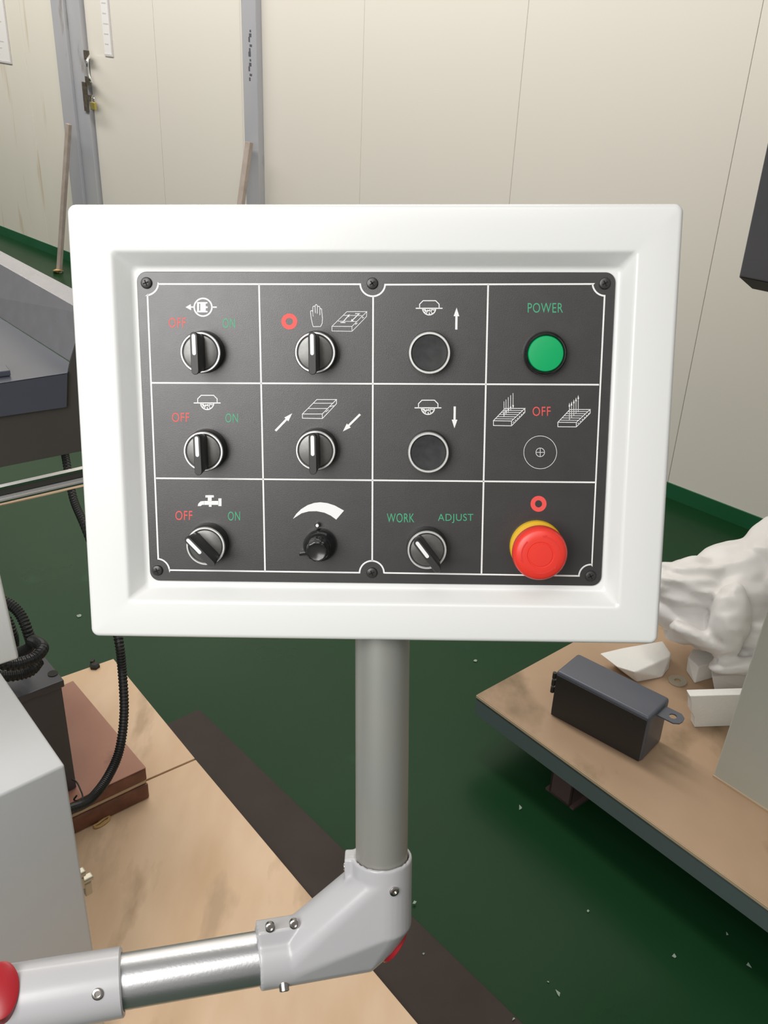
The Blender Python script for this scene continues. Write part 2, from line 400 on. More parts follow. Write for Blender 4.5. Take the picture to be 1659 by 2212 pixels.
# right pallet ------------------------------------------------------------
zq = 0.165
a0 = P(1030, 1500, zq); u0 = (P(1659, 1957, zq) - a0).normalized(); v0 = (P(1231, 1391, zq) - a0).normalized()
v0 = (v0 - u0 * v0.dot(u0)).normalized(); pw, plen = 1.0, 2.0
while (a0 + v0 * pw - W0).dot(wn) < 0.12 or (a0 + v0 * pw + u0 * plen - W0).dot(wn) < 0.12:
    pw -= 0.01
pt = thing('shipping_pallet', 'raised plywood pallet with blue-green steel edge on rusty feet', 'pallet', (a0.x, a0.y, 0))
obj('deck_board', box(a0 - Vector((0, 0, .009)), u0 * plen, v0 * pw, (0, 0, .009)), 'ply2', pt, bevel=0.0015)
e = a0 - Vector((0, 0, 0.0095))
obj('deck_edge', box(e + Vector((0, 0, .0015)) - v0 * .0016, u0 * plen, v0 * .0014, (0, 0, .0066)), 'plye', pt, label='pale cut edge of the plywood')
def abar(nm, o_, d1, n1, L1):
    g = join(box(o_, d1 * L1, n1 * 0.005, (0, 0, -0.046)), box(o_, d1 * L1, n1 * 0.045, (0, 0, -0.005)))
    obj(nm, g, 'angle', pt)
abar('angle_bar', e, u0, v0, plen); abar('angle_bar', e + v0 * pw, u0, -v0, plen); abar('angle_bar', e + v0 * 0.006, v0, u0, pw - 0.012)
abar('angle_bar', e + v0 * 0.006 + u0 * plen, v0, -u0, pw - 0.012)
for uu in (0.20, 1.30):
    for vv in (0.045, pw - 0.12):
        o_ = Vector((a0.x, a0.y, 0)) + u0 * uu + v0 * vv; hz = zq - 0.0096 - 0.005
        obj('channel_foot', join(box(o_, u0 * 0.06, v0 * 0.005, (0, 0, hz)), box(o_, u0 * 0.005, v0 * 0.06, (0, 0, hz)), box(o_ + u0 * 0.055, u0 * 0.005, v0 * 0.06, (0, 0, hz)),
                                 box(o_ - u0 * .01, u0 * .08, v0 * .07, (0, 0, .006))), 'foot', pt)
ZQ = zq + 0.0004
# charcoal steel box with a tab
A, B = P(1187, 1542, ZQ), P(1383, 1648, ZQ)
Cc = P(1418, 1597, ZQ); topB = rise(B, 1552); hgt = topB.z - ZQ
bx = thing('steel_cover_box', 'charcoal steel box with a rounded top and drilled end tab on the right pallet', 'box', A)
dd = Cc - B
du = (B - A).normalized(); dv = (dd - du * dd.dot(du)); L_ = (B - A).length; Wd = dv.length; dv.normalize()
prof = []
rr = 0.018
for (cx, cz, a1) in ((0, 0, None), (Wd, 0, None)): pass
bpts = [(0, 0), (L_, 0), (L_, Wd), (0, Wd)]
shell = hexa([A + du * x + dv * y for x, y in bpts], [A + du * x + dv * y + Vector((0, 0, hgt)) for x, y in bpts])
obj('box_shell', shell, 'navy', bx, bevel=0.007, segs=4, smooth=True, label='blue-grey rounded shell')
obj('front_panel', box(A - dv * 0.0015 + du * 0.004 + Vector((0, 0, 0.002)), du * (L_ - 0.008), dv * 0.0015, (0, 0, hgt - 0.010)), 'black', bx, bevel=0.0006, label='black front panel')
hp_ = A + du * (L_ - 0.035) - dv * 0.0017 + Vector((0, 0, hgt - 0.022))
obj('rivet_hole', lathe([(0, 0), (.0035, 0), (.0035, .0006), (0, .0006)], 12, axis_m(hp_, -dv)), 'dark', bx)
for i in range(3):
    obj('hinge_barrel', cyl(A - du * 0.004 + dv * 0.004 + Vector((0, 0, hgt * (0.48 + i * 0.16))), A - du * 0.004 + dv * 0.004 + Vector((0, 0, hgt * (0.60 + i * 0.16))), 0.0045, 10), 'black', bx)
zt = Vector((0, 0, hgt - 0.014)); T0 = B + zt + dv * Wd * 0.38
tabp = []
for x, y in ((0, 0), (.036, 0), (.046, .008), (.048, .018), (.046, .030), (.036, .038), (0, .038)): tabp.append(T0 + du * x + dv * (y))
outer = tabp; nrm = Vector((0, 0, 0.003)); hc = T0 + du * 0.026 + dv * 0.019
hole = [hc + (du * math.cos(t) + dv * math.sin(t)) * 0.008 for t in [2 * math.pi * i / 14 for i in range(14)]]
V = outer + hole + [p + nrm for p in outer] + [p + nrm for p in hole]
bm = bmesh.new(); vs_ = [bm.verts.new(p) for p in outer + hole]; es_ = []
for i in range(7): es_.append(bm.edges.new((vs_[i], vs_[(i + 1) % 7])))
for i in range(14): es_.append(bm.edges.new((vs_[7 + i], vs_[7 + (i + 1) % 14])))
bmesh.ops.triangle_fill(bm, use_beauty=True, edges=es_)
r0 = bmesh.ops.extrude_face_region(bm, geom=bm.faces[:]); bmesh.ops.translate(bm, vec=nrm, verts=[g for g in r0['geom'] if isinstance(g, bmesh.types.BMVert)])
bm.verts.index_update(); tabg = ([v.co.copy() for v in bm.verts], [tuple(v.index for v in f.verts) for f in bm.faces]); bm.free()
obj('drilled_tab', tabg, 'navy', bx, label='blue-grey tab with one hole')
# foam
def chunk(name, base, top, z0, z1, m, lab, cat, grp=None, vox=0.006):
    pts = [P(x, y, z0) for x, y in base] + [P(x, y, z0 + z1) for x, y in top]
    o = obj(name, hull(pts), m, bevel=0.003); return tag(o, lab, cat, grp)
GF = 'broken foam pieces on the right pallet'
chunk('foam_chunk', [(1330, 1437), (1350, 1455), (1376, 1474), (1430, 1464), (1444, 1446), (1440, 1425)], [(1294, 1411), (1345, 1399), (1405, 1396), (1432, 1384), (1450, 1411), (1448, 1418), (1372, 1452), (1332, 1440)], ZQ, 0.035, 'foam',
      'broken white foam chunk behind the charcoal box', 'foam', GF)
fb = P(1500, 1571, ZQ); fe = P(1650, 1566, ZQ); fd = (fe - fb); fh = rise(fb, 1503).z - ZQ
fv = Vector((-fd.y, fd.x, 0)).normalized()
if fv.dot(v0) < 0: fv = -fv
fp = [fb, fb + fd, fb + fd + Vector((0, 0, fh)), fb - fd * 0.17 + Vector((0, 0, fh)), fb - fd * 0.13 + Vector((0, 0, fh * .8)), fb - fd * 0.10 + Vector((0, 0, fh * .5)), fb - fd * .03 + Vector((0, 0, fh * .3))]
tag(obj('foam_slab', prism(fp, fv * 0.022), 'foam', bevel=0.0015), 'thin clean white foam slab standing in front of the wrapped bundle', 'foam', GF)
chunk('foam_chunk', [(1482, 1450), (1500, 1477), (1540, 1465), (1548, 1440)], [(1486, 1420), (1496, 1400), (1550, 1412), (1552, 1430), (1508, 1440)], ZQ, 0.04, 'foam',
      'white foam lump directly under the gathered packing film', 'foam', GF)
chunk('foam_block', [(1545, 1500), (1640, 1498), (1640, 1470), (1545, 1475)], [(1538, 1462), (1640, 1455), (1640, 1440), (1535, 1440)], ZQ, 0.05, 'foam', 'squared white foam block behind the thin foam slab', 'foam', GF)
wsr = P(1463, 1472, ZQ)
tag(obj('washer', lathe([(.0075, 0), (.021, 0), (.021, .003), (.0075, .003), (.0075, 0)], 28, Matrix.Translation(wsr)), 'washer'), 'flat zinc washer lying on the pallet between the foam pieces', 'washer')
# bundle of packing film: lobes gathered at a knot
def lobe(px, py, d, rx, ry, rz, rot, seed, amp=0.12):
    V, Fc = [], []; c = D(px, py, d); bm = bmesh.new(); bmesh.ops.create_icosphere(bm, subdivisions=4, radius=1)
    R = C2W @ Matrix.Rotation(math.radians(rot), 3, 'Z')
    for v in bm.verts:
        p = v.co.copy(); k_ = 1 + amp * noise.noise(Vector((p.x * 1.6 + seed, p.y * 5, p.z * 1.6)))
        p *= k_; v.co = c + R @ Vector((p.x * rx, p.y * ry, p.z * rz))
    V = [v.co.copy() for v in bm.verts]; Fc = [tuple(v.index for v in f.verts) for f in bm.faces]; bm.free()
    for p in V:
        if p.z < ZQ + 0.001: p.z = ZQ + 0.001
    return V, Fc
dbg = 2.25
bag = join(lobe(1610, 1285, dbg, .155, .125, .11, -12, 1), lobe(1500, 1275, dbg - .02, .11, .075, .08, 5, 4, .2), lobe(1478, 1335, dbg - .03, .085, .035, .05, 14, 7, .2),
           lobe(1572, 1345, dbg - .12, .042, .085, .05, 10, 9, .15), lobe(1520, 1385, dbg - .10, .085, .020, .04, 28, 3, .2), lobe(1640, 1370, dbg - .06, .08, .05, .06, -10, 2, .2),
           lobe(1550, 1300, dbg + .01, .14, .10, .10, -20, 33), lobe(1600, 1438, dbg - .11, .08, .022, .04, -3, 15, .15), lobe(1700, 1250, dbg, .14, .14, .12, 0, 21))
bo = obj('film_bundle', bag, 'bag', smooth=True); remesh(bo, 0.0055, 4)
tx = bpy.data.textures.new('crumple', 'CLOUDS'); tx.noise_scale = 0.10; tx.noise_depth = 2
dm = bo.modifiers.new('crumple', 'DISPLACE'); dm.texture = tx; dm.strength = 0.016; dm.mid_level = 0.5
tag(bo, 'crumpled bundle of white packing film piled on the right pallet', 'packaging')
# pale board block at the right edge, standing on the pallet
A, B = P(1540, 1676, ZQ), P(1700, 1780, ZQ)
T = PL(1656, 1318, A, v0)      # point on its front face plane
ed = (B - A); ed.z = 0; nb = Vector((-ed.y, ed.x, 0)).normalized()
if nb.dot(v0) < 0: nb = -nb
T = PL(1659, 1310, A, nb); lean = (T - A) / (T.z - A.z)
H_ = 0.62; B = A + ed.normalized() * 0.7
blk = thing('machine_cover', 'tall pale grey-white machine cover standing on the pallet at the right edge', 'cover', A)
obj('cover_shell', hexa([A, B, B + nb * .25, A + nb * .25], [A + lean * H_, B + lean * H_ * 0.6, B + nb * .25 + lean * H_ * .6, A + nb * .25 + lean * H_]), 'block', blk, bevel=0.003)
obj('bottom_trim', box(A - nb * 0.002, ed.normalized() * 0.7, nb * 0.002, (0, 0, 0.004)), 'plye', blk)
# floor flakes
FLK = ['pale flake on green floor just below the white panel, left of the pallet corner', 'pale flake on green floor under the long pallet edge, right of the grey pipe',
       'largest pale flake on green floor at the bottom, right of the dark strip', 'pale flake at the lower right beneath the pallet edge', 'tiny flake on green floor under the lower half of the pallet edge',
       'small flake on green floor left of the rusty rear foot', 'flake at the bottom end of the dark brown strip', 'tiny flake just above the largest flake', 'small lone flake in the middle of the green floor',
       'flake beside the elbow fitting, right of its bolt', 'tiny flake on the dark strip below the elbow', 'whitish speck on green floor left of the white panel']
for i, (x, y, sz) in enumerate(((1027, 1428, .010), (1122, 1744, .011), (1201, 2146, .014), (1618, 2084, .010), (1570, 2018, .005), (1456, 2066, .008), (1110, 2204, .006), (1184, 2121, .004), (1270, 1968, .006), (895, 1951, .008), (915, 2060, .005), (172, 1330, .016))):
    c = P(x, y, 0.0045 if 880 < x < 930 or x == 1110 else 0.0005); pts = []
    for j in range(7):
        a = random.uniform(0, 6.3); pts.append(c + Vector((math.cos(a) * sz * random.uniform(.3, .6), math.sin(a) * sz * random.uniform(.3, 1.0), random.uniform(0, .002))))
    tag(obj('paint_flake', hull(pts), 'chip'), FLK[i], 'flake', 'paint flakes on the floor')

# ================================================================ LEFT MACHINE
# charcoal column on the red brown block
zc0 = 0.107
cR = P(166, 1702, zc0); cT = rise(cR, 1465); hcol = cT.z - zc0
gu = (P(316, 1659, zb) - P(158, 1471, zb)).normalized(); gv = (P(60, 1778, zb) - P(316, 1659, zb)).normalized()
col = thing('steel_column', 'short charcoal steel column on the red-brown block, cables over its cap', 'column', cR)
obj('column_body', box(cR + Vector((0, 0, .001)), -gu * 0.13, gv * 0.24, (0, 0, hcol - 0.02)), 'char', col, bevel=0.002)
cp = cR + gu * 0.006 - gv * 0.004; cp.z = cT.z - 0.018
obj('cap_plate', box(cp, -gu * 0.15, gv * 0.25, (0, 0, 0.016)), 'char', col, bevel=0.002)
hc = P(114, 1455, cT.z - 0.0015)
obj('bolt_hole', lathe([(0, 0), (.0095, 0), (.0095, .001), (0, .001)], 20, Matrix.Translation(hc)), 'dark', col)
# conduits
HG = 'black corrugated conduits at the left machine'
g = conduit([D(139, 972, 2.12), D(142, 990, 2.11), D(158, 1075, 2.05), D(182, 1135, 2.0), D(225, 1250, 1.9), D(254, 1370, 1.80), D(264, 1450, 1.80), D(268, 1540, 1.79), D(258, 1620, 1.77), D(235, 1675, 1.74), D(205, 1717, 1.70), D(178, 1738, 1.66), D(140, 1752, 1.60)], 0.0088, 0.0064)
tag(obj('conduit', g, 'hose', smooth=False), 'long black corrugated conduit hanging behind the white panel down to the grey cabinet', 'conduit', HG)
g = conduit([D(-40, 1290, 1.72), D(10, 1300, 1.72), D(42, 1325, 1.72), D(62, 1370, 1.72), D(66, 1395, 1.76), D(40, 1408, 1.80), D(-30, 1415, 1.82)], 0.010, 0.0064)
tag(obj('conduit', g, 'hose'), 'upper looped black conduit behind the white housing edge', 'conduit', HG)
g = conduit([D(-40, 1420, 1.60), D(20, 1436, 1.62), D(70, 1424, 1.64), D(92, 1402, 1.66), D(84, 1390, 1.69), D(70, 1384, 1.71)], 0.0105, 0.0064)
tag(obj('conduit', g, 'hose'), 'front bend of black conduit curling over the charcoal column', 'conduit', HG)
g = conduit([D(-40, 1458, 1.68), D(20, 1460, 1.70), D(64, 1450, 1.72), D(84, 1428, 1.74)], 0.0105, 0.0064)
tag(obj('conduit', g, 'hose'), 'lowest black conduit lying across the column cap', 'conduit', HG)
g = conduit([D(-40, 1300, 1.84), D(8, 1330, 1.84), D(26, 1365, 1.84), D(30, 1392, 1.87), D(24, 1420, 1.90)], 0.010, 0.0064)
tag(obj('conduit', g, 'hose'), 'inner black conduit running down just right of the white housing', 'conduit', HG)
g = tube(smoothpath([D(156, 1684, 1.72), D(166, 1690, 1.71), D(174, 1706, 1.70), D(179, 1722, 1.69), D(172, 1730, 1.67), D(160, 1728, 1.66), D(166, 1718, 1.66)], 40), 0.0016, 6)
tag(obj('tie_wire', g, 'hose'), 'thin black tie wire looped above the lower end of the long conduit', 'wire')
# grey cabinet lower left
zk = 0.62
K = P(140, 1652, zk); kf = (P(0, 1718, zk) - K).normalized(); kb = (P(0, 1450, zk) - K).normalized(); kl = (P(0, 1450, zk) - K).length * 1.02
cb = thing('machine_cabinet', 'pale grey machine cabinet at the lower left behind the control arm', 'cabinet', (K.x, K.y, 0))
zlow = Vector((0, 0, zp + 0.001 - zk))
obj('cabinet_body', hexa([K + zlow, K + kf * .6 + zlow, K + kf * .6 + kb * kl + zlow, K + kb * kl + zlow], [K, K + kf * .6, K + kf * .6 + kb * kl, K + kb * kl]), 'cab', cb, bevel=0.004, segs=3, smooth=True)
# latch bracket on its side
lb = []
def edgept(py): return rise(K + zlow, py)
e1 = edgept(1945)
fwd = -kf
for (x0, z0, x1, z1) in ((0, .012, .016, .022), (0, -.012, .012, .012), (.008, -.004, .026, .004), (.010, -.030, .022, -.004)):
    lb.append(box(e1 + kb * 0.03 + fwd * x0 + Vector((0, 0, z0)), fwd * (x1 - x0), kb * .012, (0, 0, z1 - z0)))
obj('latch_bracket', join(*lb), 'washer', cb, bevel=0.002, label='small galvanised latch bracket')
# white housing, left edge
hz = 0.83
hb_ = P(43, 1424, hz); hf = (P(0, 1438, hz) - hb_).normalized(); hk = Vector((hf.y, -hf.x, 0))
if hk.dot(Vector((0, 1, 0))) < 0: hk = -hk
ht = rise(hb_, 1186)
wh = thing('machine_housing', 'white machine housing corner at the left edge above the black conduits', 'housing', hb_)
tp = [hb_ + Vector((0, 0, ht.z - hz))]
obj('housing_shell', hexa([hb_, hb_ + hf * .4, hb_ + hf * .4 + hk * .10, hb_ + hk * .03], [p + Vector((0, 0, ht.z - hz)) + hf * .006 for p in (hb_, hb_ + hf * .4, hb_ + hf * .4 + hk * .10, hb_ + hk * .03)]), 'white', wh, bevel=0.004, segs=3, smooth=True)
# chute guard at upper left
cg = thing('machine_guard', 'blue-grey sheet metal chute guard with silver rim at the left edge', 'guard', P(20, 827, 0.85))
def sheet(nm, pts, m, th=0.004, lab=None, side=None):
    n = (pts[1] - pts[0]).cross(pts[2] - pts[0]).normalized()
    if n.dot(CAM - pts[0]) < 0: n = -n
    return obj(nm, prism(pts, -n * th), m, cg, label=lab, bevel=0.0008)
z1_, z2_ = 0.95, 0.85
def ext(p, q, t): return q + (p - q) * t
R1, R2 = P(-90, 494, z1_), P(190, 641, z1_)
R3, R4 = P(190, 678, z1_), P(-90, 519, z1_)
sheet('rim_strip', [R1, R2, R3, R4], 'silver', 0.006, 'silver-grey rim')
S3, S4 = P(178, 798, z2_), P(-90, 628, z2_)
sheet('sloping_side', [R4, R3, S3, S4], 'silver', 0.003, 'silver-grey sloping side')
E1, E2 = P(-90, 841, z2_), P(146, 805, z2_)
E3 = P(152, 783, z2_)
sheet('chute_floor', [S4, E3, E2, E1], 'navy', 0.003)
lip0, lip1 = rise(E1, 912), rise(E2, 878)
sheet('front_lip', [E1, E2, lip1 - (E2 - E1).normalized() * 0.01, lip0], 'navy', 0.003)
hs = P(-30, 812, z2_ + 0.001); hd = (E2 - E1).normalized(); hkk = Vector((-hd.y, hd.x, 0))
a_, b_2 = P(-60, 822, z2_ + .001), P(24, 812, z2_ + .001)
obj('hinge_block', box(a_, b_2 - a_, hkk * 0.035, (0, 0, .012)), 'navy', cg, bevel=0.002)
pn = Vector((-hd.y, hd.x, 0)); po = E2 + pn * 0.012
def pp(x, y): return PL(x, y, po, pn)
sheet('side_plate', [pp(-90, 880), pp(136, 862), pp(151, 782), pp(163, 742), pp(200, 738), pp(200, 970), pp(-90, 1028)], 'umber', 0.004, 'dark brown-grey side plate')
# polished rail
rl = thing('guide_rail', 'polished steel rail with a black slot crossing under the chute guard', 'rail', D(20, 1072, 1.45))
dA, dB = 1.42, 1.52
pA, pB = D(-70, 1096, dA), D(260, 1020, dB)
obj('round_rod', cyl(pA, pB, 0.0092, 24), 'chrome', rl, smooth=True)
dr = (pB - pA).normalized(); upv = Vector((0, 0, 1)); upv = (upv - dr * upv.dot(dr)).normalized(); sdv = dr.cross(upv)
obj('slot_strip', box(pA + upv * 0.009 - sdv * 0.004, pB - pA, sdv * 0.008, upv * 0.009), 'dark', rl, label='black slot')
obj('top_edge', box(pA + upv * 0.018 - sdv * 0.005, pB - pA, sdv * 0.010, upv * 0.004), 'chrome', rl)
# dark casing top right
dc = 1.75
c1 = D(1597, 598, dc); 
ch_ = (P(1700, 619, c1.z) - c1); ch_.z = 0; ch_.normalize()
cn = Vector((-ch_.y, ch_.x, 0))
if cn.dot(CAM - c1) > 0: cn = -cn
ry = ray(1612, 598); ry.z = 0; cn2 = ry.normalized()
def fz(px, py): return PL(px, py, c1, cn)
c2 = c1 + ch_ * 0.35
Hh = Vector((0, 0, 0.7))
kk = thing('machine_casing', 'blue-grey machine casing with tapered underside at the right edge', 'casing', fz(1650, 630))
obj('casing_body', hexa([c1, c2, c2 + cn2 * .3, c1 + cn2 * .3], [p + Hh for p in (c1, c2, c2 + cn2 * .3, c1 + cn2 * .3)]), 'casing', kk, bevel=0.003)
l1 = fz(1616, 628) ; l2 = c2 + Vector((0, 0, l1.z - c1.z))
obj('underside', hexa([l1 + cn * .02, l2 + cn * .02, l2 + cn2 * .25, l1 + cn2 * .25], [c1 - Vector((0, 0, .0005)), c2 - Vector((0, 0, .0005)), c2 + cn2 * .3, c1 + cn2 * .3]), 'umber', kk, label='dark tapered underside')

# ================================================================ CONTROL PANEL
PWd, PHt = 0.425, 0.3137
a = Vector((.9993, .0095, -.033)).normalized(); b = Vector((-.0035, .981, .194)); b = (b - a * b.dot(a)).normalized()
t0 = Vector((-.2199, -.2134, .6727))
aw, bw = C2W @ a, C2W @ b
nw = aw.cross(-bw)
org = CAM + C2W @ (t0 + a * PWd / 2 + b * PHt / 2)
PM = Matrix((aw, -bw, nw)).transposed().to_4x4(); PM.translation = org
PI = PM.inverted()
def L3(px, py, z):                   # pixel -> panel space point on its plane z
    p = PL(px, py, org + nw * z, nw); q_ = PI @ p; return Vector((q_.x, q_.y, z))
panel = thing('control_panel', 'white machine control panel with dark button plate on a grey pipe', 'control panel', mtx=PM)
ZR, ZP = -0.0135, -0.0120
def rrect(x0, y0, x1, y1, r, z, n=6):
    out = []
    for cx, cy, a0_ in ((x1 - r, y1 - r, 0), (x0 + r, y1 - r, 90), (x0 + r, y0 + r, 180), (x1 - r, y0 + r, 270)):
        for i in range(n + 1):
            t = math.radians(a0_ + 90 * i / n); out.append(Vector((cx + r * math.cos(t), cy + r * math.sin(t), z)))
    return out
def loft(loops):
    V = [p for l in loops for p in l]; n = len(loops[0]); Fc = []
    for k_ in range(len(loops) - 1):
        for i in range(n):
            j = (i + 1) % n; Fc.append((k_ * n + i, k_ * n + j, (k_ + 1) * n + j, (k_ + 1) * n + i))
    Fc.append(tuple(range(n - 1, -1, -1))); m_ = (len(loops) - 1) * n; Fc.append(tuple(range(m_, m_ + n)))
    return V, Fc
def meanrect(tl, tr_, br_, bl, z):
    p = [L3(*q_, z) for q_ in (tl, tr_, br_, bl)]
    return ((p[0].x + p[3].x) / 2, (p[2].y + p[3].y) / 2, (p[1].x + p[2].x) / 2, (p[0].y + p[1].y) / 2)
ox0, oy0, ox1, oy1 = meanrect((143, 440), (1479, 440), (1422, 1391), (195, 1378), 0)
ix = meanrect((247, 544), (1379, 544), (1333, 1306), (274, 1302), 0)
rx = meanrect((288, 580), (1338, 581), (1304, 1276), (322, 1262), ZR)
def off(rc, d): return (rc[0] - d, rc[1] - d, rc[2] + d, rc[3] + d)
oo = (ox0, oy0, ox1, oy1); loops = []
loops.append(rrect(*off(oo, -.004), .004, -.075)); loops.append(rrect(*off(oo, 0), .006, -.072))
for i in range(6):
    t = math.radians(90 * i / 5); rb_ = .0038
    loops.append(rrect(*off(oo, -rb_ * (1 - math.cos(t))), max(.006 - rb_ * (1 - math.cos(t)), .002), -rb_ * (1 - math.sin(t))))
for d, z in ((.0022, 0), (.0010, -.0002), (0, -.0008), (-.0012, -.0022)): loops.append(rrect(*off(ix, d), .003, z))
for d, z in ((.0022, ZR + .0022), (.0010, ZR + .0007), (-.0006, ZR)): loops.append(rrect(*off(rx, d), .004, z))
housing = obj('housing', loft(loops), 'white', panel, world=False, smooth=True)
# face plate
pr = meanrect((293, 587), (1331, 588), (1298, 1268), (326, 1252), ZP)
obj_pl = loft([rrect(*pr, .0072, ZR + .0002, 8), rrect(*pr, .0072, ZP - .0003, 8), rrect(*off(pr, -.0003), .007, ZP, 8)])
plate = obj('face_plate', obj_pl, 'plate', panel, world=False)
ZI = ZP + 0.00012; HI = 0.00010
def l2(px, py): return L3(px, py, ZI)
def ribbon(pts, wd, closed=False):
    n = len(pts); Lf, Rt = [], []
    for i in range(n):
        p = pts[i]
        d1 = (p - pts[i - 1]).normalized() if (i > 0 or closed) else None
        d2 = (pts[(i + 1) % n] - p).normalized() if (i < n - 1 or closed) else None
        if d1 is None: d1 = d2
        if d2 is None: d2 = d1
        nn = Vector((-(d1 + d2).y, (d1 + d2).x, 0))
        nn = nn.normalized() if nn.length > 1e-6 else Vector((-d1.y, d1.x, 0))
        c = max(0.35, nn.dot(Vector((-d1.y, d1.x, 0)))); k_ = wd / 2 / c
        Lf.append(p + nn * k_); Rt.append(p - nn * k_)
    V = Lf + Rt; Fc = [(i, i + 1, n + i + 1, n + i) for i in range(n - 1)]
    if closed: Fc.append((n - 1, 0, n, 2 * n - 1))
    return V, Fc
PXM = 0.65 / F * 1.02     # metres per photo pixel on the plate
class Ink:
    def __init__(s, ox=0, oy=0, k=1.0): s.o = (ox, oy, k); s.g = []
    def t(s, x, y): return l2(s.o[0] + x / s.o[2], s.o[1] + y / s.o[2])
    def line(s, pts, w_, closed=False): s.g.append(ribbon([s.t(*p) for p in pts], w_ / s.o[2] * PXM, closed)); return s
    def poly(s, pts): s.g.append(([s.t(*p) for p in pts], [tuple(range(len(pts)))])); return s
    def rect(s, x0, y0, x1, y1): return s.poly([(x0, y0), (x1, y0), (x1, y1), (x0, y1)])
    def circle(s, cx, cy, r, w_, a0_=0, a1_=360, n=48):
        pts = [(cx + r * math.cos(math.radians(a0_ + (a1_ - a0_) * i / n)), cy + r * math.sin(math.radians(a0_ + (a1_ - a0_) * i / n))) for i in range(n + 1)]
        if a1_ - a0_ == 360: return s.line(pts[:-1], w_, True)
        return s.line(pts, w_)
    def arrow(s, p, q_, w_, hl, hw):
        p, q_ = Vector(p), Vector(q_); d = (q_ - p).normalized(); n = Vector((-d.y, d.x)); m_ = q_ - d * hl
        s.line([tuple(p), tuple(m_)], w_)
        return s.poly([tuple(q_), tuple(m_ + n * hw / 2), tuple(m_ - n * hw / 2)])
    def make(s, name, m_, label=None):
        g_ = join(*s.g); return obj(name, g_, m_, plate, world=False, label=label)
# border and grid
gr = Ink(); lw = 3.7
def arc(cx, cy, r, a0_, a1_, n=12): return [(cx + r * math.cos(math.radians(a0_ + (a1_ - a0_) * i / n)), cy + r * math.sin(math.radians(a0_ + (a1_ - a0_) * i / n))) for i in range(n + 1)]
border = [(342, 613.5)] + [(778, 614)] + arc(805, 613, 27, 176, 4, 16) + [(1281, 613.5)] + arc(1307, 612, 27, 175, 92) + [(1278.5, 1220)] + arc(1276, 1245, 25.5, -85, -178) + \
    [(831, 1237.5)] + arc(803, 1238, 26.5, -2, -178, 16) + [(366, 1231.5)] + arc(339, 1234, 27, -3, -84) + [(318.5, 637.5)] + arc(315, 611, 27, 84, 5)[:]
gr.line(border, lw, True)
gr.line([(559.5, 614), (572.5, 1234)], lw); gr.line([(806, 640), (804, 1212)], lw); gr.line([(1054.5, 614), (1040, 1240)], lw)
gr.line([(328, 827), (1294, 831)], lw); gr.line([(337, 1033), (1286, 1042)], lw)
gr.make('printed_grid', 'print', 'white border and grid lines')
# symbols
A1 = Ink(380, 630, 11.64).circle(682, 392, 222, 40)
A1.poly([(243, 390), (375, 312), (382, 468)]).line([(378, 388), (450, 388)], 34).line([(905, 390), (1028, 390)], 34)
for rct in ((530, 262, 582, 520), (582, 262, 612, 300), (582, 480, 612, 520), (612, 262, 750, 520), (750, 262, 792, 298), (750, 370, 798, 415), (750, 484, 796, 520)): A1.rect(*rct)
A1.make('printed_symbol', 'print', 'white plug in a circle with left arrow')
Ink(600, 640, 7.9).circle(197, 430, 99, 78).make('printed_symbol', 'pred', 'red ring mark')
Ink(790, 1030, 3.016).circle(1126, 176, 37.5, 31).make('printed_symbol', 'pred', 'red ring above the stop button')
H1 = Ink(600, 640, 7.9)
H1.line([(605, 345), (597, 262), (585, 246), (566, 246), (557, 262), (562, 310), (574, 390), (590, 470), (605, 517), (730, 517), (758, 460), (764, 380), (752, 270), (747, 216), (734, 208), (720, 216)], 10)
H1.line([(601, 330), (598, 190), (606, 172), (622, 168), (636, 180), (641, 288)], 10).line([(637, 185), (641, 152), (656, 140), (671, 150), (678, 184), (674, 296)], 10).line([(679, 182), (692, 170), (708, 173), (718, 192), (718, 322)], 10)
H1.make('printed_symbol', 'print', 'white open hand outline')
T1 = Ink(600, 640, 7.9)
T1.line([(925, 512), (1180, 262), (1520, 262), (1265, 515)], 9, True).line([(925, 512), (925, 592), (1268, 597), (1515, 345), (1520, 262)], 9).line([(1265, 515), (1268, 597)], 9)
T1.line([(1115, 325), (1440, 330)], 8).line([(1030, 425), (1345, 430)], 8).line([(1070, 448), (1155, 448)], 14).line([(1320, 296), (1402, 298)], 12)
T1.arrow((1110, 440), (1228, 308), 14, 45, 50).arrow((1385, 300), (1245, 437), 14, 45, 50).line([(1430, 325), (1455, 372)], 9).line([(1340, 425), (1330, 480), (1360, 455)], 9).line([(1440, 375), (1470, 362)], 9)
T1.make('printed_symbol', 'print', 'white slab with four small arrows')
def wheel(cx, cy):
    I = Ink(cx, cy, 1)
    I.line([(-29, 0), (29, 0)], 2.4).line([(-20.5, 0), (-20.5, -9), (-13, -16.5), (14, -16.5), (21.5, -9), (21.5, 0)], 2.0)
    I.circle(0, 0, 14.2, 2.4, 0, 180, 24)
    for x0, y0, x1, y1 in ((-12, 2, -7, 7), (-9, 2, -4, 9), (-3, 3, -6, 11), (-3, 6, 2, 3), (2, 2, 1, 7), (4, 3, 9, 3), (5, 3, 4, 8), (9, 4, 12, 3), (0, 9, 1, 13), (5, 9, 7, 12), (-8, 6, -9, 9)):
        I.line([(x0, y0), (x1, y1)], 2.1)
    return I
wheel(927, 666).make('printed_symbol', 'print', 'white guarded wheel beside the up arrow'); wheel(924.5, 881).make('printed_symbol', 'print', 'white guarded wheel beside the down arrow'); wheel(447.5, 870.5).make('printed_symbol', 'print', 'white guarded wheel over the switch')
Ink(790, 570, 3.016).arrow((590, 428), (592, 285), 15, 56, 37).make('printed_symbol', 'print', 'white up arrow')
